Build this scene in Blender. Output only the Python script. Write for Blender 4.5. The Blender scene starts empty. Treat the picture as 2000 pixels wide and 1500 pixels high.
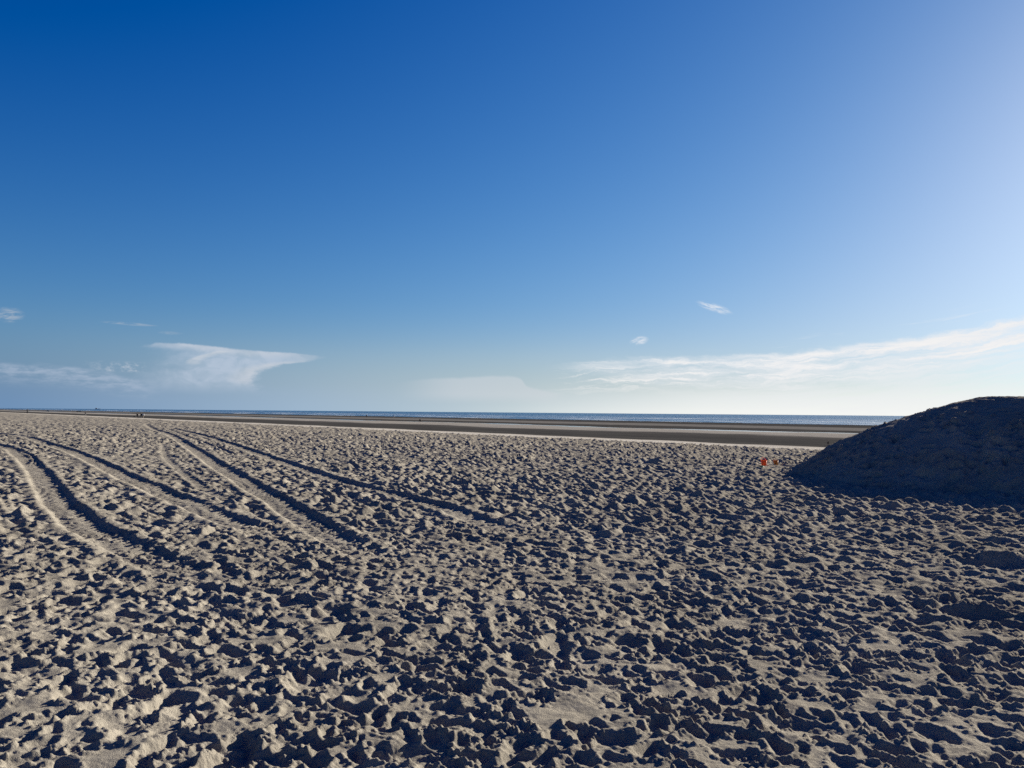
import bpy, bmesh, math, random
import numpy as np
from mathutils import Matrix, Vector

# ------------------------------------------------------------------ camera
scene = bpy.context.scene
COL = scene.collection
F = 1511.0                    # focal length in photo pixels (2000 wide)
EYE = 1.65
PITCH = math.atan(55.6 / F)
ROLL = math.radians(0.49)
cam = bpy.data.objects.new("camera", bpy.data.cameras.new("camera"))
COL.objects.link(cam)
cam.data.sensor_width = 36.0
cam.data.lens = 36.0 * F / 2000.0
cam.data.clip_start = 0.05
cam.data.clip_end = 200000.0
CAM_M = Matrix.Rotation(math.pi / 2 + PITCH, 4, 'X') @ Matrix.Rotation(ROLL, 4, 'Z')
cam.matrix_world = Matrix.Translation((0, 0, EYE)) @ CAM_M
scene.camera = cam

scene.cycles.use_denoising = False
# ------------------------------------------------------------------ colour management
scene.view_settings.view_transform = 'Standard'
scene.view_settings.look = 'None'
scene.view_settings.gamma = 1.0
scene.view_settings.use_curve_mapping = False
EXPOSURE = 1.5
scene.view_settings.exposure = EXPOSURE

SUN_AZ, SUN_EL = math.radians(48.0), math.radians(15.8)

# ------------------------------------------------------------------ node helpers
class S:
    """a float socket with arithmetic"""
    tree = None
    def __init__(self, sock): self.s = sock
    @staticmethod
    def m(op, *a, clamp=False):
        n = S.tree.nodes.new("ShaderNodeMath"); n.operation = op; n.use_clamp = clamp
        for i, v in enumerate(a):
            if isinstance(v, S): S.tree.links.new(v.s, n.inputs[i])
            else: n.inputs[i].default_value = v
        return S(n.outputs[0])
    def __add__(a, b): return S.m('ADD', a, b)
    __radd__ = __add__
    def __sub__(a, b): return S.m('SUBTRACT', a, b)
    def __rsub__(a, b): return S.m('SUBTRACT', b, a)
    def __mul__(a, b): return S.m('MULTIPLY', a, b)
    __rmul__ = __mul__
    def __truediv__(a, b): return S.m('DIVIDE', a, b)
    def __pow__(a, b): return S.m('POWER', a, b)

def smooth(v, a, b):
    n = S.tree.nodes.new("ShaderNodeMapRange"); n.interpolation_type = 'SMOOTHSTEP'
    S.tree.links.new(v.s, n.inputs[0])
    for i, q in ((1, a), (2, b)):
        if isinstance(q, S): S.tree.links.new(q.s, n.inputs[i])
        else: n.inputs[i].default_value = q
    n.inputs[3].default_value = 0; n.inputs[4].default_value = 1
    return S(n.outputs[0])

def curve(v, pts):
    """piecewise smooth curve through pts of v"""
    x0, x1 = pts[0][0], pts[-1][0]
    y0 = min(p[1] for p in pts); y1 = max(p[1] for p in pts) + 1e-6
    n = S.tree.nodes.new("ShaderNodeFloatCurve")
    c = n.mapping.curves[0]
    while len(c.points) < len(pts): c.points.new(0.5, 0.5)
    for p, q in zip(c.points, pts):
        p.location = ((q[0] - x0) / (x1 - x0), (q[1] - y0) / (y1 - y0))
    n.mapping.update()
    t = S.m('DIVIDE', v - x0, x1 - x0, clamp=True)
    S.tree.links.new(t.s, n.inputs['Value'])
    return S(n.outputs[0]) * (y1 - y0) + y0

def vec(x, y, z=0.0):
    n = S.tree.nodes.new("ShaderNodeCombineXYZ")
    for i, v in enumerate((x, y, z)):
        if isinstance(v, S): S.tree.links.new(v.s, n.inputs[i])
        else: n.inputs[i].default_value = v
    return n.outputs[0]

def noise(v, scale, detail=4.0, rough=0.55, dist=0.0):
    n = S.tree.nodes.new("ShaderNodeTexNoise")
    S.tree.links.new(v, n.inputs['Vector'])
    n.inputs['Scale'].default_value = scale; n.inputs['Detail'].default_value = detail
    n.inputs['Roughness'].default_value = rough; n.inputs['Distortion'].default_value = dist
    return S(n.outputs[0])

def mixc(f, a, b):
    n = S.tree.nodes.new("ShaderNodeMix"); n.data_type = 'RGBA'
    if isinstance(f, S): S.tree.links.new(f.s, n.inputs[0])
    else: n.inputs[0].default_value = f
    for i, v in ((6, a), (7, b)):
        if isinstance(v, tuple): n.inputs[i].default_value = (*v, 1.0)
        else: S.tree.links.new(v, n.inputs[i])
    return n.outputs[2]

def ramp(v, stops):
    n = S.tree.nodes.new("ShaderNodeValToRGB")
    e = n.color_ramp.elements
    while len(e) < len(stops): e.new(0.5)
    for q, (p, c) in zip(e, stops):
        q.position = p; q.color = (*c, 1.0)
    S.tree.links.new(v.s, n.inputs[0])
    return n.outputs[0]

def lin(r, g, b):
    return tuple((v / 255 / 12.92 if v < 10.3 else ((v / 255 + .055) / 1.055) ** 2.4) for v in (r, g, b))

# ------------------------------------------------------------------ sky
world = bpy.data.worlds.new("World"); scene.world = world; world.use_nodes = True
nt = world.node_tree; S.tree = nt
bg = nt.nodes["Background"]
SKY_STRENGTH = 0.1
UNIT = 1.0 / (SKY_STRENGTH * 2 ** EXPOSURE)      # display value -> node value
sky = nt.nodes.new("ShaderNodeTexSky"); sky.sky_type = 'NISHITA'; sky.sun_disc = False
sky.sun_elevation = SUN_EL; sky.sun_rotation = SUN_AZ
sky.dust_density = 0.5; sky.air_density = 1.0; sky.ozone_density = 1.0
sep = nt.nodes.new("ShaderNodeSeparateColor"); nt.links.new(sky.outputs[0], sep.inputs[0])
com = nt.nodes.new("ShaderNodeCombineColor")
for i, (a, g, top) in enumerate(((-4.56, 1.68, (.015, 1.9, 2.3)), (-3.41, 1.31, (.030, 1.71, 1.32)), (-2.19, 0.925, (.056, 1.58, .66)))):
    v = (S(sep.outputs[i]) ** g) * (math.exp(a) * UNIT)
    sub, gain, k = top
    v = S.m('MAXIMUM', v * (1 / UNIT) - sub, 0.0)          # display-referred tone of the blue
    v = v * gain / (v * k + 1.0) * UNIT
    nt.links.new(v.s, com.inputs[i])
col = com.outputs[0]

tc = nt.nodes.new("ShaderNodeTexCoord")
sx = nt.nodes.new("ShaderNodeSeparateXYZ"); nt.links.new(tc.outputs['Generated'], sx.inputs[0])
DX, DY, DZ = (S(o) for o in sx.outputs)
AZ = S.m('ARCTAN2', DX, DY) * (180 / math.pi)
EL = S.m('ARCSINE', DZ) * (180 / math.pi)
def ae(x, y):
    t = (x - 1000) / F
    return math.degrees(math.atan(t)), math.degrees(math.atan((797 + .0086 * x - y) / F * math.cos(math.atan(t))))
def lc(r, g, b): return tuple(v * UNIT for v in lin(r, g, b))

# pale air low over the horizon, bluer away from the sun
hz_col = ramp(S.m('DIVIDE', AZ + 60, 160.0, clamp=True), [
    (0.0, lc(100, 132, 172)), (27 / 160, lc(112, 145, 182)), (45 / 160, lc(158, 182, 204)),
    (60 / 160, lc(186, 203, 211)), (74 / 160, lc(226, 233, 234)), (93 / 160, lc(240, 244, 243)),
    (1.0, lc(246, 246, 240))])
hz = curve(EL, [(-1, 1.0), (0.0, 1.0), (1.0, 0.9), (2.0, 0.68), (4.0, 0.32), (6.0, 0.07), (8, 0.0)])
glare = smooth(AZ, -10, 25)
col = mixc(hz * (1 - smooth(AZ, -4, 22) * smooth(EL, 1.0, 2.4) * .75), col, hz_col)
col = mixc(S.m('MULTIPLY', glare, curve(EL, [(-1, .85), (0, .8), (.6, .5), (1.4, .18), (3, 0)])), col, lc(250, 250, 244))

P2 = vec(AZ, EL)
wob = noise(vec(AZ * 0.55, EL * 1.3), 1.0, 5, .6) - 0.5
fine = noise(vec(AZ * 0.9, EL * 3.2, 4.0), 1.0, 6, .62)

# long cirrostratus bank rising to the right
pts = [ae(*p) for p in ((1060, 712), (1120, 704), (1300, 692), (1500, 687), (1650, 669), (1800, 650), (1900, 633), (2000, 610))]
pts = pts + [(45, 11.0), (70, 15.0), (110, 12.0)]
top = curve(AZ, pts)
dep = top - EL + wob * 0.9
streak = noise(vec(AZ * 0.17, dep * 2.0 - AZ * 0.03, 2.0), 1.0, 8, .66, .5)
thick = curve(AZ, [(-60, .3), (2, .35), (6, .9), (11, 2.2), (18, 4.0), (30, 8.0), (110, 12)])
taper = 1 - smooth(dep / thick, 0.55, 1.5)
edge = smooth(dep, 0.0, 0.5) * smooth(AZ, 2.0, 7.0)
body = curve(dep, [(-1, 0.0), (0.0, .55), (0.6, .95), (1.6, .80), (2.6, .50), (4.5, .36), (9, .3)])
side = smooth(AZ, 4.0, 30.0) * 0.35 + 0.65
cir = edge * body * side * (taper * .85 + .15 * smooth(AZ, 8, 20)) * (smooth(streak, 0.30, 0.62) * 0.85 + 0.15)
hi = smooth(streak, .48, .7) * smooth(dep, 0.1, 0.7) * (1 - smooth(dep, 1.6, 3.0)) * edge * 0.92
col = mixc(S.m('MULTIPLY', cir, 1.25, clamp=True), col, lc(236, 238, 241))
col = mixc(hi, col, lc(246, 244, 242))
# torn filaments above the bank
fil = smooth(noise(vec(AZ * 0.22, (EL - top) * 2.4, 9.0), 1.0, 6, .65), .55, .74) * smooth(dep, -1.5, -0.1) * (1 - smooth(dep, 0.1, 0.9)) * smooth(AZ, 12, 26)
col = mixc(fil * 0.5, col, lc(226, 234, 242))

# spreading anvil cloud on the left
w2 = (noise(vec(AZ * 0.9, EL * 1.5, 7.0), 1.0, 8, .68) - 0.5)
A_top = curve(AZ, [ae(265, 676), ae(290, 671), ae(330, 668), ae(400, 673), ae(480, 683), ae(560, 687), ae(625, 694), (-11, 3.6)])
A_right = curve(EL, [(1.2, -17.6), (1.9, -18.3), (2.5, -18.1), (3.0, -17.2), (3.35, -15.8), (3.6, -14.2), (4.2, -13.2)])
A_left = curve(EL, [(1.2, -26.4), (2.2, -25.4), (3.2, -24.6), (3.9, -24.4), (4.3, -25.8), (4.6, -25.9)])
din = A_right - AZ + w2 * 1.5
tin = A_top - EL + w2 * 0.30
lin_ = AZ - A_left + w2 * 3.0
anv = smooth(din + (fine - .5) * 1.6, -0.3, 0.9) * smooth(tin, -0.03, 0.14) * smooth(lin_, -1.2, 3.6) * smooth(EL, .9, 2.3) * (1 - .7 * smooth(AZ, -17.5, -13.6))
inner = smooth(noise(vec(AZ * 0.7, EL * 1.2, 1.0), 1.0, 5, .55, .6), .30, .66)
col = mixc(anv * (inner * 0.42 + 0.34), col, lc(188, 201, 219))
rim = (smooth(din, -0.1, 0.3) * (1 - smooth(din, 0.5, 2.4)) * smooth(EL, 1.5, 2.1) * (1 - smooth(EL, 3.4, 4.0)) * .5
       + smooth(tin, -0.02, 0.05) * (1 - smooth(tin, 0.08, 0.7)) * 0.35) * anv * (fine * .9 + .45)
col = mixc(rim, col, lc(212, 214, 218))
arc_x = curve(EL, [(2.9, -22.6), (3.3, -22.75), (3.6, -22.3), (3.9, -21.4), (4.2, -20.6)])
arc = smooth(AZ - arc_x + w2 * .4, -.25, .15) * (1 - smooth(AZ - arc_x, .25, 1.1)) * smooth(EL, 3.0, 3.3) * (1 - smooth(EL, 4.0, 4.2))
col = mixc(arc * (fine * .8), col, lc(220, 221, 224))
# shelf of low cloud at the far left with small cumulus heads
band = curve(AZ, [(-60, 4.4), (-40, 4.0), ae(0, 703), ae(140, 716), ae(285, 742), ae(330, 752)])
bd = band - EL + wob * .8
lowb = smooth(bd, -.1, .35) * (1 - smooth(bd, .5, 1.7)) * (1 - smooth(AZ, -26.5, -24.0))
col = mixc(lowb * (smooth(fine, .36, .66) * .55 + .08), col, lc(172, 187, 208))
heads = noise(vec(AZ * 1.5, EL * 2.6, 3.0), 1.0, 6, .65)
hm = smooth(AZ, -29.5, -27.0) * (1 - smooth(AZ, -25.8, -25.2)) * smooth(EL, 2.35, 2.6) * (1 - smooth(EL, 2.9, 3.25))
col = mixc(hm * smooth(heads, .44, .70) * .6, col, lc(206, 212, 222))
# faint lump near the middle of the horizon
lump_top = curve(AZ, [(-9, 1.5), ae(800, 741), ae(900, 735), ae(1005, 733), ae(1030, 752), ae(1095, 766), (5, 1.2)])
ld = lump_top - EL + w2 * .25
col = mixc(smooth(ld, -.02, .25) * smooth(AZ, -9, -3.5) * (1 - smooth(AZ, 2.2, 4.5)) * smooth(EL, .5, 1.4) * .42, col, lc(212, 216, 222))
# small wisps
for (x, y, rx, ry, tilt, amt, tone) in ((12, 614, .85, .5, .05, .55, 190), (1395, 600, 1.25, .33, -.33, .85, 226), (1248, 665, .7, .34, .12, .85, 226),
                                        (250, 632, 1.7, .12, -.02, .4, 190), (330, 650, .8, .12, 0, .22, 190), (1290, 748, .5, .12, 0, .4, 226)):
    a0, e0 = ae(x, y)
    u = AZ - a0
    v = EL - e0 - u * tilt
    q = (u * (1 / rx)) ** 2 if False else S.m('POWER', S.m('ABSOLUTE', u * (1 / rx)), 2.0) + S.m('POWER', S.m('ABSOLUTE', v * (1 / ry)), 2.0)
    t = noise(vec(u * 1.1, v * 4.5, x * .01), 1.0, 6, .65, .5)
    k = (1 - smooth(q, 0.0, 1.3)) * smooth(t, .36, .66) * amt
    col = mixc(k, col, lc(tone, tone + 6, tone + 14))
nt.links.new(col, bg.inputs['Color'])
bg.inputs['Strength'].default_value = SKY_STRENGTH

# ------------------------------------------------------------------ sun
sun = bpy.data.objects.new("sun", bpy.data.lights.new("sun", 'SUN'))
COL.objects.link(sun)
sun.data.energy = 5.0
sun.data.angle = math.radians(0.5)
sun.data.color = (1.0, 0.945, 0.84)
sd = Vector((math.sin(SUN_AZ) * math.cos(SUN_EL), math.cos(SUN_AZ) * math.cos(SUN_EL), math.sin(SUN_EL)))
sun.rotation_euler = sd.to_track_quat('Z', 'Y').to_euler()

# ------------------------------------------------------------------ numpy noise
def _hash(ix, iy, seed):
    h = (ix.astype(np.uint32) * np.uint32(374761393) + iy.astype(np.uint32) * np.uint32(668265263) + np.uint32(seed * 1274126177 & 0xffffffff))
    h = (h ^ (h >> np.uint32(13))) * np.uint32(1274126177)
    return h ^ (h >> np.uint32(16))

_ANG = np.arange(256) * (2 * math.pi / 256)
_GX, _GY = np.cos(_ANG).astype(np.float32), np.sin(_ANG).astype(np.float32)
def gnoise(x, y, seed):
    """gradient noise, about -0.7..0.7"""
    fx = np.floor(x); fy = np.floor(y)
    ix = fx.astype(np.int64); iy = fy.astype(np.int64)
    u = (x - fx).astype(np.float32); v = (y - fy).astype(np.float32)
    su = u * u * u * (u * (u * 6 - 15) + 10); sv = v * v * v * (v * (v * 6 - 15) + 10)
    def g(dx, dy):
        k = _hash(ix + dx, iy + dy, seed) & np.uint32(255)
        return _GX[k] * (u - dx) + _GY[k] * (v - dy)
    a = g(0, 0); a = a + su * (g(1, 0) - a)
    b = g(0, 1); b = b + su * (g(1, 1) - b)
    return (a + sv * (b - a)).astype(np.float64)

def fbm(x, y, seed, octs, gain=.5):
    t = 0.0; amp = 1.0
    for o in range(octs):
        c, s = math.cos(o * 1.1), math.sin(o * 1.1)
        t = t + amp * gnoise((x * c - y * s) * 2 ** o, (x * s + y * c) * 2 ** o, seed + o * 17)
        amp *= gain
    return t

def sstep(a, b, v):
    t = np.clip((v - a) / (b - a), 0, 1)
    return t * t * (3 - 2 * t)

# ------------------------------------------------------------------ lie of the land
SH = math.radians(39.0)                       # the shoreline runs 39 degrees left of the view
NX, NY = math.cos(SH), math.sin(SH)           # seaward direction
SEA_Z = -2.1
P_S = [-5000, -200, 0, 25, 34, 38, 46.5, 58, 78, 100, 114, 124, 138, 146, 153, 161, 172, 186, 215, 250, 285, 310, 420, 900, 6000]
P_Z = [3.0, .5, 0, 0, -.09, -.18, -.41, -.92, -1.58, -1.82, -1.90, -1.74, -1.74, -2.11, -2.16, -2.00, -2.07, -1.98, -1.90, -2.0, -2.06, -2.2, -2.8, -4, -8]
def shore_s(x, y):
    s = NX * x + NY * y
    t = -NY * x + NX * y
    far = sstep(45, 120, s)
    return s + (gnoise(t / 7.0, s / 14.0, 91) * 0.9 + gnoise(t / 70.0, s / 60.0, 92) * 9.0 * far + gnoise(t / 26.0, s / 40.0, 93) * 5.0 * far)
def land(x, y):
    s = shore_s(x, y)
    return np.interp(s, P_S, P_Z), s

def ground_at(d, px):
    x = (px - 1000) / F * d
    z, s = land(np.array([x]), np.array([float(d)]))
    return Vector((x, d, float(z[0])))

def pix_ground(px, py, z=0.0):
    """where the ray through a photo point meets the level z"""
    v = Vector(((px - 1000) / F, -(py - 750) / F, -1.0))
    w = CAM_M.to_3x3() @ v
    k = (z - EYE) / w.z
    return w.x * k, w.y * k

# ------------------------------------------------------------------ stamping footprints into a height field
rng = np.random.default_rng(11)

class Field:
    """rows x columns of heights over arbitrary coordinate axes"""
    def __init__(self, X, Y, Z, window):
        self.X, self.Y, self.Z, self.window = X, Y, Z, window
        self.crumb = np.zeros_like(Z)
        self.base = Z.copy()
    def print_at(self, x, y, ang, a, b, depth, rim, soft, fresh, base=None):
        R = max(a, b) * 1.9
        w = self.window(x, y, R)
        if w is None: return
        dx = self.X[w] - x; dy = self.Y[w] - y
        if dx.size == 0: return
        c, s = math.cos(ang), math.sin(ang)
        u = (dx * c + dy * s) / a; v = (-dx * s + dy * c) / b
        v = v * (1 + 0.22 * np.sin(u * 2.4 + 0.5))
        q = np.sqrt(u * u + v * v) + 0.10 * np.sin(3 * np.arctan2(v, u) + x * 17.0)
        Z = self.Z[w]
        k = 1 - sstep(1 - soft, 1 + soft * .5, q)
        B = self.base[w]
        lvl = B + .6 * float((Z - B).mean())
        bowl = lvl - depth * (1 - 0.45 * np.clip(q, 0, 1) ** 2) - 0.22 * depth * np.sin(u * 1.6)
        r = np.exp(-((q - 1.12 - soft * .3) / 0.22) ** 2) * (0.55 + 0.45 * np.tanh(-u * 1.3))
        bowl = np.maximum(bowl, B - .058)
        room = np.clip(1 - (Z - B) / .030, 0, 1)
        nz = Z * (1 - k) + bowl * k + rim * r * (1 - k) * room
        self.Z[w] = nz
        C = self.crumb[w]
        self.crumb[w] = np.maximum(C * (1 - k), fresh * np.exp(-((q - 1.25) / 0.36) ** 2))

# ------------------------------------------------------------------ polar grid of sand, fine in front of the camera
th_f = np.arange(-37.0, 37.01, 0.0985)
def grow(start, end, step, ratio):
    out = []; v = start
    while v < end:
        out.append(v); step *= ratio; v += step
    return np.array(out)
side_ = grow(37.0 + .10, 180.0, .10, 1.027)
side_ = side_[side_ < 178.5]
TH = np.radians(np.concatenate([-side_[::-1], th_f, side_]))
def ratio_rows(r0, r1, k0, k1):
    out = []; r = r0
    while r < r1:
        out.append(r); t = math.log(r / r0) / math.log(r1 / r0)
        r *= 1 + k0 + (k1 - k0) * t
    return out
RR = np.array([0.0001] + ratio_rows(.3, 2.9, .05, .004) + ratio_rows(2.9, 34, .00208, .0038) + ratio_rows(34, 150, .0036, .010)
              + ratio_rows(150, 900, .010, .02) + ratio_rows(900, 4200, .02, .05))
nr, nc = len(RR), len(TH)
X = RR[:, None] * np.sin(TH)[None, :]
Y = RR[:, None] * np.cos(TH)[None, :]
Z, SS = land(X, Y)
dry = 1 - sstep(35.8, 38.2, SS)                 # trampled dry beach
RG = np.broadcast_to(RR[:, None], X.shape)
near = RG < 60

def sel_noise(fn, mask):
    out = np.zeros_like(X); out[mask] = fn(X[mask], Y[mask]); return out

rough = np.clip(0.72 + 0.55 * sel_noise(lambda x, y: fbm(x / 5.0, y / 5.0, 3, 3), RG < 400), .25, 1.25)
# smoother, wind-swept sand on the left between the wheel tracks
cx, cy = pix_ground(130, 905)
smoothp = np.exp(-(((X - cx) / 6.0) ** 2 + ((Y - cy) / 9.0) ** 2))
rough = rough * (1 - .6 * smoothp)
base = Z.copy()
Z += dry * (0.042 * sel_noise(lambda x, y: fbm(x / 2.6, y / 2.6, 5, 2), near))
und = Z.copy()
mid = sel_noise(lambda x, y: fbm(x / .42, y / .42, 21, 3, .55), RG < 90)
Z += dry * rough * 0.028 * mid
# beyond the stamped range the trampling is carried by noise alone
farm = (RG > 36) & (RG < 420)
def hummocks(x, y):
    n = gnoise(x / .25, y / .25, 31) + .6 * gnoise(x / .14, y / .14, 32) + .4 * gnoise(x / .9, y / .9, 33)
    return .134 * n + .07 * np.maximum(n - .15, 0)
farm = (RG > 2) & (RG < 420)
Z += dry * (.10 * sstep(2, 4, RG) + .14 * sstep(4, 8, RG) + .75 * sstep(7, 16, RG) + .2 * sstep(28, 44, RG)) * (.25 + .85 * rough) * sel_noise(hummocks, farm)

f0 = len(side_)
def win_polar(x, y, R):
    r = math.hypot(x, y); t = math.atan2(x, y)
    if abs(t) > 1.15 or r < 1.0: return None
    i0, i1 = np.searchsorted(RR, (r - R, r + R)); dt = R / r
    j0, j1 = np.searchsorted(TH, (t - dt, t + dt))
    if i1 - i0 < 3 or j1 - j0 < 3: return None
    return (slice(i0, i1), slice(j0, j1))
fld = Field(X, Y, Z, win_polar)
fld.base = und

def density_ok(x, y):
    d = math.exp(-(((x - cx) / 6.0) ** 2 + ((y - cy) / 9.0) ** 2))
    return rng.random() > .68 * d

def scatter(n, rmin, rmax, kind, t0=0.0, t1=.74):
    r = np.sqrt(rng.uniform(rmin ** 2, rmax ** 2, n)); t = rng.uniform(t0, t1, n) * rng.choice((-1.0, 1.0), n)
    for k in range(n):
        x, y = r[k] * math.sin(t[k]), r[k] * math.cos(t[k])
        if NX * x + NY * y > 37.5 or not density_ok(x, y): continue
        g = rng.normal(0, 1, 5)
        if kind == 'old':
            a = .070 * math.exp(.38 * g[0]); b = a * (.62 + .18 * abs(math.tanh(g[1])))
            fld.print_at(x, y, rng.uniform(0, 6.283), a, b, (.225 + .065 * min(1, math.hypot(x, y) / 12)) * a * math.exp(.3 * g[2]), .011, .46, .4)
        else:
            a = .084 * math.exp(.30 * g[0]); b = a * (.46 + .08 * abs(math.tanh(g[1])))
            ang = rng.choice((.9, 2.3, -.6, 1.5)) + .5 * g[3]
            fld.print_at(x, y, ang, a, b, .275 * a * math.exp(.28 * g[2]), .015, .28, 1.0 if g[4] > 0 else .45)

scatter(27000, 1.0, 40, 'old')
scatter(10000, 1.0, 40, 'fresh')

scatter(1300, 1.0, 12, 'old', .72, 1.1)
scatter(500, 1.0, 12, 'fresh', .72, 1.1)

# wheel tracks: pairs of ruts left by a tractor, traced over the level beach
def poly_dist(pts):
    P = np.array(pts)
    lo = P.min(0) - 1.5; hi = P.max(0) + 1.5
    m = (X > lo[0]) & (X < hi[0]) & (Y > lo[1]) & (Y < hi[1]) & (RG < 130)
    idx = np.nonzero(m)
    x, y = X[idx], Y[idx]
    best = np.full(len(x), 1e9); side = np.zeros(len(x)); along = np.zeros(len(x))
    acc = 0.0
    for (ax, ay), (bx, by) in zip(P[:-1], P[1:]):
        L = math.hypot(bx - ax, by - ay)
        t = np.clip(((x - ax) * (bx - ax) + (y - ay) * (by - ay)) / (L * L), 0, 1)
        ex, ey = x - ax - t * (bx - ax), y - ay - t * (by - ay)
        d = np.hypot(ex, ey)
        sg = np.sign((bx - ax) * ey - (by - ay) * ex)
        k = d < best
        best[k] = d[k]; side[k] = sg[k]; along[k] = acc + t[k] * L
        acc += L
    return idx, best * side, along, acc

def smooth_path(pix):
    G = np.array([pix_ground(*p) for p in pix])
    out = []
    for i in range(len(G) - 1):
        p0, p1, p2, p3 = G[max(i - 1, 0)], G[i], G[i + 1], G[min(i + 2, len(G) - 1)]
        for t in np.linspace(0, 1, 10, endpoint=False):
            out.append(.5 * ((2 * p1) + (-p0 + p2) * t + (2 * p0 - 5 * p1 + 4 * p2 - p3) * t * t + (-p0 + 3 * p1 - 3 * p2 + p3) * t ** 3))
    out.append(G[-1])
    return [tuple(o) for o in out]

def rut(pix, width, depth, shoulder, lugs, fade):
    path = smooth_path(pix)
    idx, d, al, L = poly_dist(path)
    ad = np.abs(d)
    x, y = X[idx], Y[idx]
    ad = ad + .022 * gnoise(x / .5, y / .5, 77)
    amp = (1 - sstep(L - fade, L, al)) * (0.75 + .5 * gnoise(al / 2.5, al * 0 + 3.3, 78))
    hw = width / 2
    inside = (1 - sstep(hw * .8, hw * 1.3, ad)) * np.clip(amp * 1.25, 0, 1)
    tread = np.where(np.abs(np.mod(al * 1.0 + ad * .55, .19) / .19 - .5) < .26, 1.0, -.5) * lugs
    floor_ = und[idx] - depth + tread + .010 * gnoise(x / .12, y / .12, 79)
    z = Z[idx]
    calm = .7 * (1 - sstep(hw * 1.5, hw * 2.4, ad)) * np.clip(amp * 1.25, 0, 1)
    z = z * (1 - calm) + und[idx] * calm
    z = z * (1 - inside) + floor_ * inside
    z += amp * shoulder * np.exp(-((ad - hw * 1.45) / (hw * .42)) ** 2)
    Z[idx] = z
    fld.crumb[idx] = np.maximum(fld.crumb[idx] * (1 - inside), .35 * amp * np.exp(-((ad - hw * 1.4) / (hw * .5)) ** 2))

rut([(-260, 828), (-120, 848), (0, 871), (35, 886), (68, 915), (102, 965), (140, 1005), (200, 1045), (300, 1092), (420, 1140)], .48, .050, .030, .015, 1.6)
rut([(-150, 836), (20, 849), (90, 866), (150, 886), (215, 917), (290, 950), (390, 992), (490, 1030), (560, 1052)], .48, .045, .028, .020, 1.2)
rut([(285, 828), (300, 838), (330, 848), (370, 872), (425, 909), (500, 955), (560, 990), (622, 1030), (700, 1075), (790, 1120)], .48, .050, .030, .015, 1.6)
rut([(335, 836), (395, 850), (440, 864), (500, 884), (570, 909), (640, 931), (720, 953), (830, 982), (930, 1015), (1010, 1045)], .44, .048, .030, .010, 1.4)
rut([(318, 868), (325, 893), (360, 925), (400, 955), (470, 985)], .22, .016, .012, .005, 2.5)
rut([(45, 883), (62, 889), (68, 899), (62, 906)], .10, .03, .02, 0, .3)
rut([(330, 838), (360, 850), (420, 872), (470, 893)], .2, .03, .025, 0, 3)

# later footsteps that cross the ruts
scatter(2600, 1.0, 12, 'fresh')
scatter(900, 13, 40, 'fresh')

# dug holes with heaps of spoil
def dig(px, py, r, depth, heap, hx, hy):
    x, y = pix_ground(px, py)
    w = win_polar(x, y, r * 3.2)
    if w is None: return
    ang = .2 * gnoise(X[w] * 5, Y[w] * 5, 55)
    d = np.hypot((X[w] - x) / 1.3, Y[w] - y) / r + ang
    e = np.hypot((X[w] - x - hx), Y[w] - y - hy) / (r * .9) + ang
    Z[w] += heap * np.exp(-e ** 2 * 1.2) - depth * (1 - sstep(.35, 1.1, d))
    fld.crumb[w] = np.maximum(fld.crumb[w], np.exp(-e ** 2))
dig(1275, 905, .24, .16, .20, .16, .22)
dig(1117, 934, .28, .16, .07, .1, .3)
dig(1452, 911, .26, .14, .09, -.2, .2)
dig(760, 879, .4, .15, .08, .2, .4)
dig(1905, 1196, .2, .09, .035, .1, .22)
dig(1960, 1098, .4, .12, .05, .1, .4)

# ground trodden level where the toys stand
def level(px, py, r):
    x, y = pix_ground(px, py)
    w = win_polar(x, y, 3.4)
    e = np.hypot((X[w] - x) / r, (Y[w] - y + 1.1) / 1.8)
    k = 1 - sstep(.7, 1.3, e)
    Z[w] = np.where(k > 0, np.minimum(Z[w], Z[w] * (1 - k) + (base[w] + .0) * k), Z[w])
level(1490, 910, .34); level(1517, 908, .26)
# dry sand cannot stand steeper than its angle of repose: let the steepest edges slump
def slump(Zs, Xs, Ys, n, tan):
    hr = np.hypot(np.diff(Xs, axis=0), np.diff(Ys, axis=0)) * tan
    hc = np.hypot(np.diff(Xs, axis=1), np.diff(Ys, axis=1)) * tan
    for _ in range(n):
        d = np.diff(Zs, axis=0); e = np.sign(d) * np.maximum(np.abs(d) - hr, 0) * .25
        Zs[:-1] += e; Zs[1:] -= e
        d = np.diff(Zs, axis=1); e = np.sign(d) * np.maximum(np.abs(d) - hc, 0) * .25
        Zs[:, :-1] += e; Zs[:, 1:] -= e
f0 -= int(np.sum(side_ < 62.0))
ra, rb = np.searchsorted(RR, (1.2, 26.0))
slump(Z[ra:rb, f0 - 12:nc - f0 + 12], X[ra:rb, f0 - 12:nc - f0 + 12], Y[ra:rb, f0 - 12:nc - f0 + 12], 20, .72)
zs = Z[ra:rb, f0 - 12:nc - f0 + 12]
soft = 1 - sstep(5, 14, RG[ra:rb, f0 - 12:nc - f0 + 12])
for _ in range(3):
    lap = np.zeros_like(zs)
    lap[1:-1, 1:-1] = .25 * (zs[2:, 1:-1] + zs[:-2, 1:-1] + zs[1:-1, 2:] + zs[1:-1, :-2]) - zs[1:-1, 1:-1]
    zs += .5 * soft * lap
# crumbly sand
cm = RG < 36
lump = sel_noise(lambda x, y: np.abs(gnoise(x / .062, y / .062, 41)) + .6 * np.abs(gnoise(x / .03, y / .03, 42)), cm)
gr = sel_noise(lambda x, y: gnoise(x / .11, y / .11, 43), cm)
Z += dry * np.where(cm, fld.crumb * (lump * .043 - .008) + (.008 * gr + .004 * lump) * (.4 + rough), 0)
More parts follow.
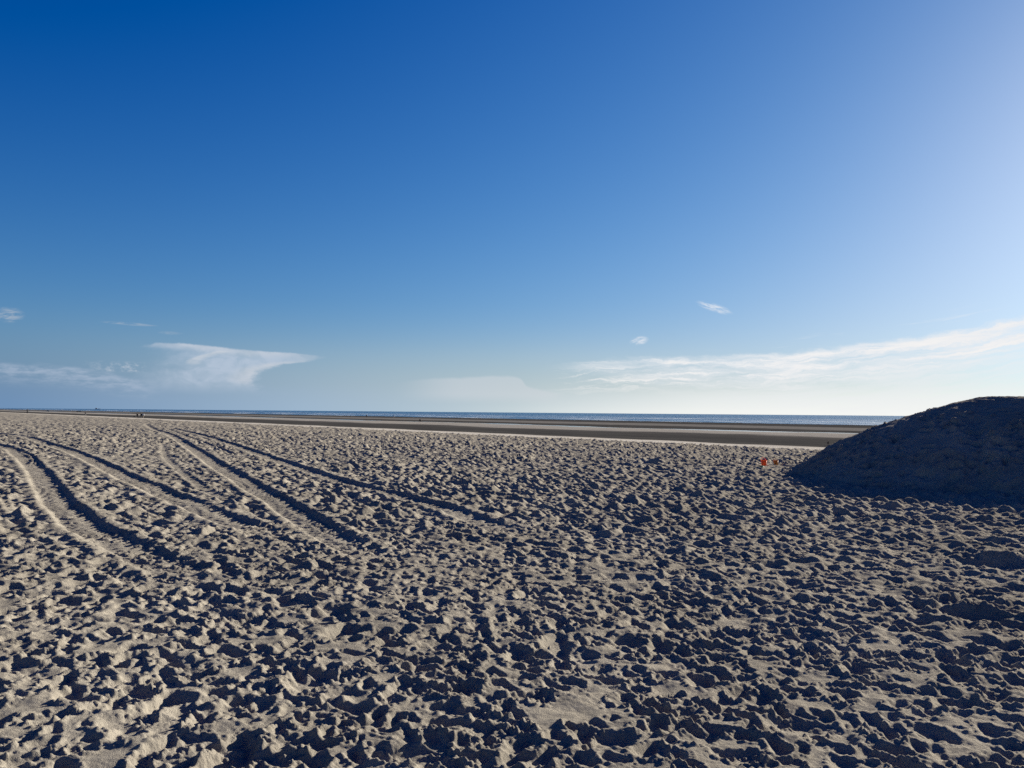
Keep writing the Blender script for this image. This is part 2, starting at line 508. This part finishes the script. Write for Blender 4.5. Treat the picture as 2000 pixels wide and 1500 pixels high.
# low ripples and ridges of the tidal flat
flat = (SS > 39) & (RG < 900)
Z += sel_noise(lambda x, y: .05 * fbm((x * -NY + y * NX) / 9.0, (x * NX + y * NY) / 3.0, 61, 3), flat)

# mesh: one object for the dry beach, one for the tidal flat
def grid_faces(mask_face):
    i, j = np.nonzero(mask_face)
    jj = (j + 1) % nc
    return np.stack([i * nc + j, i * nc + jj, (i + 1) * nc + jj, (i + 1) * nc + j], 1)[:, ::-1]

def mesh_from(name, V, Fq, smooth_=True):
    used = np.unique(Fq); remap = np.full(V.shape[0], -1, np.int64); remap[used] = np.arange(len(used))
    V = V[used]; Fq = remap[Fq]
    me = bpy.data.meshes.new(name)
    me.vertices.add(len(V)); me.vertices.foreach_set("co", V.astype(np.float32).ravel())
    n = len(Fq)
    me.loops.add(n * 4); me.loops.foreach_set("vertex_index", Fq.astype(np.int32).ravel())
    me.polygons.add(n)
    me.polygons.foreach_set("loop_start", np.arange(0, n * 4, 4, dtype=np.int32))
    me.update(calc_edges=True)
    me.polygons.foreach_set("use_smooth", np.full(n, smooth_, dtype=bool))
    me.update()
    ob = bpy.data.objects.new(name, me); COL.objects.link(ob)
    return ob

V = np.stack([X.ravel(), Y.ravel(), Z.ravel()], 1)
sc_ = .25 * (SS[:-1] + np.roll(SS[:-1], -1, 1) + SS[1:] + np.roll(SS[1:], -1, 1))
sand = mesh_from("beach_sand", V, grid_faces(sc_ < 43.0))
tidal = mesh_from("tidal_flat", V, grid_faces(sc_ >= 43.0))
for o, l in ((sand, "trampled dry beach sand full of footprints and wheel ruts"), (tidal, "dark wet sand flats between the dry beach and the sea")):
    o["kind"] = "structure"; o["label"] = l

# ------------------------------------------------------------------ materials
def new_mat(name):
    m = bpy.data.materials.new(name); m.use_nodes = True
    S.tree = m.node_tree
    return m, m.node_tree.nodes["Principled BSDF"]

def position():
    g = S.tree.nodes.new("ShaderNodeNewGeometry")
    sx = S.tree.nodes.new("ShaderNodeSeparateXYZ"); S.tree.links.new(g.outputs['Position'], sx.inputs[0])
    return g.outputs['Position'], S(sx.outputs[0]), S(sx.outputs[1]), S(sx.outputs[2])

def bump(bs, h, dist, strength=1.0):
    n = S.tree.nodes.new("ShaderNodeBump"); n.inputs['Distance'].default_value = dist; n.inputs['Strength'].default_value = strength
    S.tree.links.new(h.s, n.inputs['Height']); S.tree.links.new(n.outputs[0], bs.inputs['Normal'])

DRY_A, DRY_B = (.198, .175, .139), (.270, .240, .192)
def sand_mat(name, wet_zones):
    m, b = new_mat(name)
    P, x, y, z = position()
    n1 = noise(P, .55, 5, .6); n2 = noise(P, 14.0, 5, .65)
    c = mixc(smooth(n1 * .6 + n2 * .4, .36, .64), DRY_A, DRY_B)
    speck = noise(P, 130.0, 2, .6)
    c = mixc(smooth(speck, .62, .72) * .35, c, (.10, .085, .07))
    if not wet_zones:
        s_ = x * NX + y * NY + (n1 - .5) * 2.0
        c = mixc(smooth(s_, 36.0, 37.6), c, (.42, .38, .315))
    if wet_zones:
        s = x * NX + y * NY
        t = y * NX - x * NY
        warp = (noise(vec(t * .016, s * .013), 1.0, 5, .6) - .5) * 26.0 + (noise(vec(t * .10, s * .07, 5.0), 1.0, 5, .6) - .5) * 7.0
        w = s + warp * smooth(s, 44, 110) + (noise(vec(t * .25, s * .1, 2.0), 1.0, 3) - .5) * 1.6
        W1, W2, G1, L1 = (.043, .041, .038), (.062, .058, .053), (.14, .13, .115), (.27, .245, .207)
        PALE = (.42, .38, .315)
        stops = [(0, PALE), (45.2, PALE), (46.6, (.25, .22, .18)), (48.5, W2), (60, W1), (96, W1), (112, W2), (117, L1), (140, L1), (147, G1), (152, W1),
                 (178, W1), (184, G1), (214, G1), (221, W1), (300, W1), (340, W2)]
        zc = ramp(S.m('DIVIDE', w, 340.0, clamp=True), [(p / 340.0, q) for p, q in stops])
        k = noise(vec(t * .05, s * .35, 1.0), 1.0, 6, .65)
        zc = mixc(smooth(k, .40, .68) * .30, zc, (.115, .106, .094))
        c = zc
        h = noise(vec(t * 2.2, s * 5.0), 1.0, 4, .6)
        bump(b, h, .03)
        S.tree.links.new((.92 - smooth(s, 44, 50) * .20).s, b.inputs['Roughness'])
        b.inputs['Specular IOR Level'].default_value = 0.0
    else:
        h = noise(P, 42.0, 5, .7) * .7 + noise(P, 260.0, 2, .6) * .3
        bump(b, h, .016)
        b.inputs['Roughness'].default_value = .95
        b.inputs['Specular IOR Level'].default_value = 0.0
    S.tree.links.new(c, b.inputs['Base Color'])
    return m
M_SAND = sand_mat("dry sand", False)
M_FLAT = sand_mat("tidal sand", True)
sand.data.materials.append(M_SAND); tidal.data.materials.append(M_FLAT)

def simple(name, c, rough_=.7, **kw):
    m, b = new_mat(name)
    P, x, y, z = position()
    n = noise(P, 9.0, 4, .6)
    S.tree.links.new(mixc(smooth(n, .3, .7), tuple(v * .8 for v in c), c), b.inputs['Base Color'])
    b.inputs['Roughness'].default_value = rough_
    for k, v in kw.items(): b.inputs[k].default_value = v
    return m

# sea
M_SEA, b = new_mat("sea water")
P, x, y, z = position()
s = x * NX + y * NY; t = y * NX - x * NY
sw = s + (noise(vec(t * .012, s * .02), 1.0, 4, .55) - .5) * 30.0
chop = noise(vec(t * .06, s * .30), 1.0, 4, .6) + noise(vec(t * .010, s * .05, 3.0), 1.0, 4, .6) * 2.2
bump(b, chop, 1.6)
foam_line = noise(vec(t * .011, sw * .055, 8.0), 1.0, 3, .5)
foam_fine = noise(vec(t * .09, sw * .6, 6.0), 1.0, 5, .65)
foam = smooth(foam_line, .52, .60) * smooth(foam_fine, .38, .56) * (1 - smooth(s, 480, 900))
deep = smooth(noise(vec(t * .002, s * .012, 2.0), 1.0, 4, .6), .35, .65)
c = mixc(deep, (.020, .060, .105), (.032, .085, .135))
c = mixc(foam * .8, c, (.62, .65, .66))
S.tree.links.new(c, b.inputs['Base Color'])
S.tree.links.new((foam * .5 + .28).s, b.inputs['Roughness'])
b.inputs['IOR'].default_value = 1.33
b.inputs['Specular IOR Level'].default_value = .42
def shore_quad(name, s0, s1, t0, t1, z):
    me = bpy.data.meshes.new(name)
    P = [(s * NX - t * NY, s * NY + t * NX, z) for s, t in ((s0, t0), (s1, t0), (s1, t1), (s0, t1))]
    me.from_pydata(P, [], [(0, 1, 2, 3)]); me.update()
    o = bpy.data.objects.new(name, me); COL.objects.link(o); return o
pool = shore_quad("tidal_pool", 132.0, 184.0, -4000.0, 1500.0, SEA_Z + .01)
pool["kind"] = "structure"; pool["label"] = "still shallow pools left in the hollow of the flat"
sea = shore_quad("sea", 225.0, 60000.0, -60000.0, 60000.0, SEA_Z)
sea["kind"] = "structure"; sea["label"] = "blue sea with small breakers out to the horizon"
sea.data.materials.append(M_SEA)
M_POOL, b = new_mat("pool water")
P, x, y, z = position()
bump(b, noise(P, .8, 4, .6), .02)
b.inputs['Base Color'].default_value = (.03, .04, .045, 1); b.inputs['Roughness'].default_value = .12; b.inputs['IOR'].default_value = 1.33
pool.data.materials.append(M_POOL)

# ------------------------------------------------------------------ sand mound on the right
A = np.array((12.88, 20.7)); B = np.array((15.6, 17.2))
GS = .048
gx = np.arange(5.2, 21.8, GS); gy = np.arange(9.8, 27.6, GS)
MX, MY = np.meshgrid(gx, gy)
AB = B - A
tt = np.clip(((MX - A[0]) * AB[0] + (MY - A[1]) * AB[1]) / (AB @ AB), 0, 1)
warpx = .35 * gnoise(MX / 2.2, MY / 2.2, 201); warpy = .35 * gnoise(MX / 2.2, MY / 2.2, 202)
RHO = np.hypot(MX - A[0] - tt * AB[0] + warpx, MY - A[1] - tt * AB[1] + warpy) * (1 + .05 * gnoise(MX / 1.1, MY / 1.1, 203))
MZ = np.interp(RHO, [0, .3, .6, 1.0, 1.5, 2.3, 3.0, 4.1, 4.8, 5.25, 6.0, 7.1], [2.20, 2.17, 2.10, 1.98, 1.82, 1.53, 1.24, .72, .28, .04, -.16, -.5])
MZ = MZ * (1 - .05 * tt)
MZ += (.02 + .035 * sstep(1.5, 3, RHO)) * fbm(MX / 1.3, MY / 1.3, 204, 2) + .03 * sstep(-.6, 1.2, RHO) * fbm(MX / .4, MY / .4, 205, 3, .55)
def win_cart(x, y, R):
    j0, j1 = np.searchsorted(gx, (x - R, x + R)); i0, i1 = np.searchsorted(gy, (y - R, y + R))
    if i1 - i0 < 3 or j1 - j0 < 3: return None
    return (slice(i0, i1), slice(j0, j1))
mf = Field(MX, MY, MZ, win_cart)
def mound_prints(n):
    for k in range(n):
        x, y = rng.uniform(6, 21), rng.uniform(11, 26)
        g = rng.normal(0, 1, 4)
        w = win_cart(x, y, .35)
        if w is None: continue
        # dents in the slope keep the slope's own fall
        a = .16 * math.exp(.25 * g[0]); bb = a * .6
        ang = rng.uniform(0, 6.28); ca, sa = math.cos(ang), math.sin(ang)
        u = ((MX[w] - x) * ca + (MY[w] - y) * sa) / a; v = (-(MX[w] - x) * sa + (MY[w] - y) * ca) / bb
        q = np.sqrt(u * u + v * v)
        kk = .25 + .75 * sstep(.8, 2.0, RHO[w])
        MZ[w] += -.062 * kk * (1 - sstep(.4, 1.15, q)) + .03 * kk * np.exp(-((q - 1.25) / .3) ** 2)
mound_prints(1500)
# slides worn down the face by climbers and sledges
def slide(p0, p1, wdt, dep):
    p0, p1 = np.array(p0), np.array(p1); d = p1 - p0
    t_ = ((MX - p0[0]) * d[0] + (MY - p0[1]) * d[1]) / (d @ d)
    e = np.hypot(MX - p0[0] - t_ * d[0], MY - p0[1] - t_ * d[1]) + .08 * gnoise(MX / .6, MY / .6, 206)
    k = sstep(-.05, .1, t_) * (1 - sstep(.9, 1.1, t_))
    MZ[...] += k * (-dep * np.exp(-(e / wdt) ** 2) + .4 * dep * np.exp(-((e - wdt * 1.7) / (wdt * .5)) ** 2))
slide((11.6, 19.4), (9.9, 16.4), .22, .13)
slide((11.8, 18.0), (10.9, 16.0), .2, .09)
slide((11.6, 20.6), (8.6, 18.8), .18, .05)
MZ += .012 * (np.abs(gnoise(MX / .11, MY / .11, 207)) * 2 - .4)
n_r, n_c = MX.shape
VM = np.stack([MX.ravel(), MY.ravel(), MZ.ravel()], 1)
i, j = np.nonzero(.25 * (MZ[:-1, :-1] + MZ[1:, :-1] + MZ[:-1, 1:] + MZ[1:, 1:]) > -.2)
FM = np.stack([i * n_c + j, i * n_c + j + 1, (i + 1) * n_c + j + 1, (i + 1) * n_c + j], 1)
mound = mesh_from("sand_mound", VM, FM)
mound["kind"] = "structure"
mound["label"] = "tall dark mound of piled sand in its own shade at the right edge"
mound.data.materials.append(M_SAND)

# ------------------------------------------------------------------ things
def tag(o, label, cat, group=None):
    o["label"] = label; o["category"] = cat
    if group: o["group"] = group
    return o
def thing(name, label, cat, loc, rz=0.0, group=None):
    o = bpy.data.objects.new(name, None); COL.objects.link(o)
    o.location = loc; o.rotation_euler = (0, 0, rz); o.empty_display_size = .2
    return tag(o, label, cat, group)
def link_bm(name, bm, mat, parent=None, smooth_=True):
    me = bpy.data.meshes.new(name); bm.normal_update(); bm.to_mesh(me); bm.free()
    if smooth_: me.polygons.foreach_set("use_smooth", [True] * len(me.polygons))
    me.materials.append(mat)
    o = bpy.data.objects.new(name, me); COL.objects.link(o); o.parent = parent
    return o
def lathe(profile, seg=28):
    bm = bmesh.new(); rings = []
    for r, z in profile:
        rings.append([bm.verts.new((r * math.cos(2 * math.pi * k / seg), r * math.sin(2 * math.pi * k / seg), z)) for k in range(seg)])
    for a, b_ in zip(rings[:-1], rings[1:]):
        for k in range(seg):
            bm.faces.new((a[k], a[(k + 1) % seg], b_[(k + 1) % seg], b_[k]))
    bm.faces.new(rings[0][::-1]); bm.faces.new(rings[-1])
    return bm
def tube(bm, pts, r, seg=8):
    pts = [Vector(p) for p in pts]; rings = []
    for k, p in enumerate(pts):
        d = (pts[min(k + 1, len(pts) - 1)] - pts[max(k - 1, 0)]).normalized()
        u = d.orthogonal().normalized(); v = d.cross(u)
        rr = r[k] if isinstance(r, (list, tuple)) else r
        if k and (rings[-1][0].co - pts[k - 1]).normalized().dot(u) < 0.2:
            q = (rings[-1][0].co - pts[k - 1]); q = (q - d * q.dot(d)).normalized(); u = q; v = d.cross(u)
        rings.append([bm.verts.new(p + (u * math.cos(2 * math.pi * t / seg) + v * math.sin(2 * math.pi * t / seg)) * rr) for t in range(seg)])
    for a, b_ in zip(rings[:-1], rings[1:]):
        for t in range(seg): bm.faces.new((a[t], a[(t + 1) % seg], b_[(t + 1) % seg], b_[t]))
    bm.faces.new(rings[0][::-1]); bm.faces.new(rings[-1])
def box(bm, x0, x1, y0, y1, z0, z1, taper=0.0):
    v = []
    for z, t in ((z0, 0.0), (z1, taper)):
        v += [bm.verts.new(p) for p in ((x0 + t, y0 + t, z), (x1 - t, y0 + t, z), (x1 - t, y1 - t, z), (x0 + t, y1 - t, z))]
    for f in ((3, 2, 1, 0), (4, 5, 6, 7), (0, 1, 5, 4), (1, 2, 6, 5), (2, 3, 7, 6), (3, 0, 4, 7)): bm.faces.new([v[q] for q in f])

def sand_z(x, y):
    r = math.hypot(x, y); t = math.atan2(x, y)
    i = min(np.searchsorted(RR, r), nr - 1); j = min(np.searchsorted(TH, t), nc - 1)
    return float(Z[max(i - 2, 0):i + 3, max(j - 2, 0):j + 3].mean())

def plastic(name, c):
    m, b = new_mat(name)
    P, x, y, z = position()
    n = noise(P, 30.0, 4, .6)
    S.tree.links.new(mixc(smooth(n, .3, .75), tuple(v * .82 for v in c), c), b.inputs['Base Color'])
    b.inputs['Roughness'].default_value = .62
    tr = S.tree.nodes.new("ShaderNodeBsdfTranslucent"); tr.inputs[0].default_value = (*c, 1)
    mx = S.tree.nodes.new("ShaderNodeMixShader"); mx.inputs[0].default_value = .45
    S.tree.links.new(b.outputs[0], mx.inputs[1]); S.tree.links.new(tr.outputs[0], mx.inputs[2])
    S.tree.links.new(mx.outputs[0], S.tree.nodes["Material Output"].inputs[0])
    return m
M_RED = plastic("orange red plastic", (.92, .24, .045)); M_AMB = plastic("amber plastic", (.70, .33, .05)); M_GRN = plastic("green plastic", (.02, .20, .11))

def bucket(px, py, h, r0, r1, mat, label, tilt):
    x, y = pix_ground(px, py)
    t = thing("toy_bucket", label, "bucket", (x, y, sand_z(x, y) - .005), 0.4, "toy buckets by the mound")
    t.rotation_euler = (tilt, tilt * .6, .4)
    w = .004
    link_bm("shell", lathe([(r0 * .7, 0), (r0, .0), (r1, h), (r1 - w, h), (r0 - w, .006), (r0 * .5, .006)]), mat, t)
    link_bm("rim", lathe([(r1 - .001, h - .014), (r1 + .009, h - .012), (r1 + .009, h), (r1 - .002, h + .003), (r1 - w, h - .01)]), mat, t)
    bm = bmesh.new()
    tube(bm, [((r1 + .004) * math.cos(a), .35 * r1 * math.sin(a) + .02, h - .01 + r1 * .8 * math.sin(a)) for a in np.linspace(0, math.pi, 13)], .005)
    link_bm("handle", bm, mat, t)
bucket(1491.5, 909, .21, .062, .098, M_RED, "bright orange red toy bucket standing on the sand left of the mound", .05)
bucket(1516, 907.5, .155, .060, .080, M_AMB, "smaller amber toy bucket right of the orange red bucket", -.08)
# upturned green mould in front of the buckets: a scalloped dish
x, y = pix_ground(1487, 914)
bm = bmesh.new(); rings = []
for rr, zz in ((.085, 0), (.082, .03), (.062, .055), (.03, .066), (.004, .068)):
    rings.append([bm.verts.new((rr * (1 + .07 * math.cos(7 * a)) * math.cos(a), rr * (1 + .07 * math.cos(7 * a)) * math.sin(a), zz)) for a in np.linspace(0, 2 * math.pi, 42, endpoint=False)])
for a, b_ in zip(rings[:-1], rings[1:]):
    for k in range(42): bm.faces.new((a[k], a[(k + 1) % 42], b_[(k + 1) % 42], b_[k]))
bm.faces.new(rings[-1])
o = link_bm("sand_mould", bm, M_GRN); o.location = (x, y, sand_z(x, y) + .01)
tag(o, "small green sand mould lying in front of the orange red bucket", "sand toy")

# thin post on the edge of the dry beach beside the mound
M_WOOD = simple("weathered dark wood", (.055, .045, .036), .85)
x, y = (1617 - 1000) / F * 43.0, 43.0
zg = sand_z(x, y) + .05
t = thing("marker_post", "thin dark post with a wider top standing beside the left slope of the mound", "post", (x, y, zg))
bm = bmesh.new(); tube(bm, [(0, 0, -.15), (.004, 0, .2), (0, .003, .40)], [.019, .017, .016]); link_bm("pole", bm, M_WOOD, t)
bm = bmesh.new(); box(bm, -.055, .055, -.03, .03, .28, .395, .012); link_bm("cap", bm, M_WOOD, t, False)

# ------------------------------------------------------------------ people far out on the beach
M_SKIN = simple("skin", (.36, .22, .16), .6)
M_HAIR = simple("dark hair", (.02, .015, .012), .6)
M_BLK = simple("black cloth", (.012, .013, .016), .9)
M_NAVY = simple("navy cloth", (.018, .022, .034), .9)
M_GREYC = simple("grey cloth", (.22, .21, .20), .9)
M_WHITEC = simple("white cloth", (.72, .72, .70), .9)
M_TAN = simple("tan cloth", (.30, .24, .17), .9)

def skin_mesh(name, verts, edges, radii, mat, parent, root=0, levels=1):
    me = bpy.data.meshes.new(name); me.from_pydata(verts, edges, []); me.update()
    o = bpy.data.objects.new(name, me); COL.objects.link(o); o.parent = parent
    m = o.modifiers.new("skin", 'SKIN')
    lay = me.skin_vertices[0].data if me.skin_vertices else None
    if lay is None:
        bm = bmesh.new(); bm.from_mesh(me); bm.verts.layers.skin.verify(); bm.to_mesh(me); bm.free()
        lay = me.skin_vertices[0].data
    for k, r in enumerate(radii):
        lay[k].radius = (r, r) if not isinstance(r, tuple) else r
        lay[k].use_root = (k == root)
    m.use_smooth_shade = True
    sub = o.modifiers.new("subdivision", 'SUBSURF'); sub.levels = levels; sub.render_levels = levels
    me.materials.append(mat)
    return o

def person(px, d, h, top_m, leg_m, label, rz, stride=.18, crouch=0.0, group=None, bag=False):
    g = ground_at(d, px)
    t = thing("person", label, "person", (g.x, g.y, sand_z(g.x, g.y)), rz, group)
    k = h / 1.72
    hip = .90 - crouch * .5; sh = hip + .50 - crouch * .06; lean = crouch * .35
    kz = .49 - crouch * .08; kf = .04 + crouch * .35
    def P(x, y, z): return (x * k, y * k, z * k)
    V = {}
    V['pelvis'] = P(0, 0, hip); V['waist'] = P(0, lean * .4, hip + .18); V['chest'] = P(0, lean * .8, hip + .38); V['neck'] = P(0, lean, sh + .04); V['chin'] = P(0, lean + .01, sh + .13)
    V['brow'] = P(0, lean + .02, sh + .22); V['crown'] = P(0, lean + .01, sh + .30)
    for sd_, q in ((-1, 1), (1, -1)):
        n = 'l' if sd_ < 0 else 'r'
        f = stride * q
        V['hip' + n] = P(.09 * sd_, 0, hip - .05); V['knee' + n] = P(.10 * sd_, f * .55 + kf, kz); V['ank' + n] = P(.10 * sd_, f - .03 - (0.05 if f < 0 else 0), .09); V['toe' + n] = P(.11 * sd_, f + .13, .04)
        V['sh' + n] = P(.19 * sd_, lean, sh - .02); V['elb' + n] = P(.25 * sd_, lean - f * .4 - .02, sh - .30); V['wri' + n] = P(.26 * sd_, lean - f * .75 + .06 + crouch * .2, sh - .54); V['hand' + n] = P(.26 * sd_, lean - f * .85 + .09 + crouch * .2, sh - .64)
    names = list(V); ix = {n: i_ for i_, n in enumerate(names)}
    E_ = [('pelvis', 'waist'), ('waist', 'chest'), ('chest', 'neck'), ('neck', 'chin'), ('chin', 'brow'), ('brow', 'crown')]
    for n in 'lr':
        E_ += [('pelvis', 'hip' + n), ('hip' + n, 'knee' + n), ('knee' + n, 'ank' + n), ('ank' + n, 'toe' + n), ('chest', 'sh' + n), ('sh' + n, 'elb' + n), ('elb' + n, 'wri' + n), ('wri' + n, 'hand' + n)]
    R0 = {'pelvis': .13, 'waist': .12, 'chest': .135, 'neck': .055, 'chin': .075, 'brow': .095, 'crown': .06, 'hip': .085, 'knee': .058, 'ank': .04, 'toe': .034, 'sh': .06, 'elb': .042, 'wri': .03, 'hand': .035}
    def rad(n): return R0[n] if n in R0 else R0[n[:-1]]
    skin_mesh("body", [V[n] for n in names], [(ix[a], ix[b_]) for a, b_ in E_], [rad(n) * k * (1.0 if n in ('neck', 'chin', 'brow', 'crown') or n[:4] == 'hand' else .78) for n in names], M_SKIN, t)
    def piece(nm, keys, mat, add):
        ks = [n for n in names if n in keys or (n[:-1] in keys and n[-1] in 'lr')]
        jx = {n: i_ for i_, n in enumerate(ks)}
        skin_mesh(nm, [V[n] for n in ks], [(jx[a], jx[b_]) for a, b_ in E_ if a in jx and b_ in jx], [(rad(n) + add) * k for n in ks], mat, t)
    piece("trousers", ('pelvis', 'hip', 'knee', 'ank'), leg_m, .045)
    piece("jacket", ('pelvis', 'waist', 'chest', 'sh', 'elb', 'wri'), top_m, .075)
    bm = bmesh.new()
    bmesh.ops.create_uvsphere(bm, u_segments=14, v_segments=9, radius=.108 * k)
    for v in bm.verts:
        v.co.z *= 1.1
        v.co += Vector(V['brow']) + Vector((0, -.015, .03)) * k
    link_bm("hair", bm, M_HAIR, t)
    for n in 'lr':
        bm = bmesh.new(); a = V['ank' + n]
        box(bm, a[0] - .045 * k, a[0] + .045 * k, a[1] - .08 * k, a[1] + .2 * k, 0.0, .08 * k, .01)
        link_bm("shoe", bm, M_BLK, t)
    return t
WALK = "walkers far out on the beach"
person(55, 292, 1.74, M_BLK, M_BLK, "lone dark-clothed person at the far left reaching up to the horizon line", 1.2, .1, group=WALK)
person(168, 360, 1.72, M_NAVY, M_GREYC, "person in dark jacket and pale trousers between the far left figure and the trio", -.9, .2, group=WALK)
person(269.5, 285, 1.72, M_BLK, M_NAVY, "left walker of the trio, dressed in black and standing a step apart", 2.6, .16, group=WALK)
person(277.3, 286, 1.76, M_BLK, M_BLK, "middle walker of the trio, in black right beside the one in white", 2.9, .14, group=WALK)
person(281.2, 286, 1.66, M_WHITEC, M_TAN, "right walker of the trio, in a white top", 2.9, .14, group=WALK)
person(822, 296, 1.62, M_BLK, M_NAVY, "dark-clothed person crouching on the wet flat near the middle", 1.6, .12, .75, group=WALK)
person(717, 455, 1.7, M_GREYC, M_NAVY, "tiny figure in grey on the flats left of the one in white", .5, .2, group=WALK)
person(770, 460, 1.6, M_WHITEC, M_WHITEC, "tiny figure all in white by the distant waterline", -.6, .15, group=WALK)

# dog by the trio
g = ground_at(283, 264)
def dog():
    t = thing("dog", "small dark dog on the sand left of the walking trio", "dog", (g.x, g.y, sand_z(g.x, g.y)), 1.3)
    V = [(0, -.22, .36), (0, 0, .35), (0, .2, .38), (0, .32, .48), (0, .40, .54), (0, .52, .51), (0, -.36, .46),
         (.07, .2, .24), (.07, .22, .12), (.07, .22, .02), (-.07, .2, .24), (-.07, .24, .12), (-.07, .27, .02),
         (.07, -.2, .25), (.07, -.28, .14), (.07, -.26, .02), (-.07, -.2, .25), (-.07, -.26, .14), (-.07, -.2, .02)]
    E_ = [(0, 1), (1, 2), (2, 3), (3, 4), (4, 5), (0, 6), (2, 7), (7, 8), (8, 9), (2, 10), (10, 11), (11, 12), (0, 13), (13, 14), (14, 15), (0, 16), (16, 17), (17, 18)]
    R_ = [.09, .095, .12, .07, .075, .035, .02, .05, .03, .025, .05, .03, .025, .055, .03, .025, .055, .03, .025]
    skin_mesh("body", V, E_, R_, M_BLK, t, root=1)
    for sd_ in (-1, 1):
        bm = bmesh.new(); tube(bm, [(.045 * sd_, .39, .58), (.07 * sd_, .38, .61), (.085 * sd_, .39, .54)], [.02, .03, .012], 6); link_bm("ear", bm, M_BLK, t)
dog()

# two low vehicles far out near the waterline
M_CAR = simple("dark vehicle paint", (.03, .04, .05), .5); M_GLASS = simple("dark glass", (.02, .025, .03), .2); M_TYRE = simple("tyre rubber", (.015, .015, .015), .9)
def vehicle(px, d, label, rz):
    p = ground_at(d, px)
    t = thing("beach_vehicle", label, "vehicle", (p.x, p.y, sand_z(p.x, p.y)), rz, "vehicles far out on the flats")
    bm = bmesh.new(); box(bm, -2.1, 2.1, -.85, .85, .38, .95, .05); link_bm("body", bm, M_CAR, t, False)
    bm = bmesh.new(); box(bm, -.5, 1.3, -.78, .78, .95, 1.62, .18); link_bm("cabin", bm, M_GLASS, t, False)
    for sx_ in (-1.3, 1.35):
        for sy_ in (-.8, .8):
            bm = lathe([(.12, -.11), (.36, -.11), (.38, -.05), (.38, .05), (.36, .11), (.12, .11)], 18)
            bmesh.ops.rotate(bm, verts=bm.verts, cent=(0, 0, 0), matrix=Matrix.Rotation(math.pi / 2, 3, 'X'))
            bmesh.ops.translate(bm, verts=bm.verts, vec=(sx_, sy_, .38)); link_bm("wheel", bm, M_TYRE, t)
vehicle(94, 900, "low dark vehicle far out on the flats right of the leftmost figure", .5)
vehicle(155, 850, "low dark vehicle far out on the flats beside the second figure from the left", .9)

# ship standing on the horizon, distance haze put into its pale blue-grey paint
M_SHIP = simple("haze-paled ship paint", (.22, .27, .33), .8)
D = 9000.0; xs = (192 - 1000) / F * D
t = thing("ship", "faint pale ship on the horizon at the far left", "ship", (xs, D, SEA_Z), .3)
bm = bmesh.new()
pr = [(-26, 0), (22, 0), (32, 7), (-27, 6)]
lo = [bm.verts.new((a_, -4 if a_ < 30 else -1, b_)) for a_, b_ in pr]; hi_ = [bm.verts.new((a_, 4 if a_ < 30 else 1, b_)) for a_, b_ in pr]
bm.faces.new(lo); bm.faces.new(hi_[::-1])
for k in range(4): bm.faces.new((lo[k], hi_[k], hi_[(k + 1) % 4], lo[(k + 1) % 4]))
link_bm("hull", bm, M_SHIP, t, False)
bm = bmesh.new(); box(bm, -24, -8, -3.4, 3.4, 6, 15, .8); link_bm("deckhouse", bm, M_SHIP, t, False)
bm = bmesh.new(); tube(bm, [(-16, 0, 15), (-16, 0, 22)], [1.6, 1.3]); link_bm("funnel", bm, M_SHIP, t)
bm = bmesh.new(); tube(bm, [(12, 0, 6), (12, 0, 20)], [.6, .3]); link_bm("mast", bm, M_SHIP, t)
print("TRIS", sum(len(o.data.polygons) for o in bpy.data.objects if o.type == 'MESH') * 2, nr, nc)
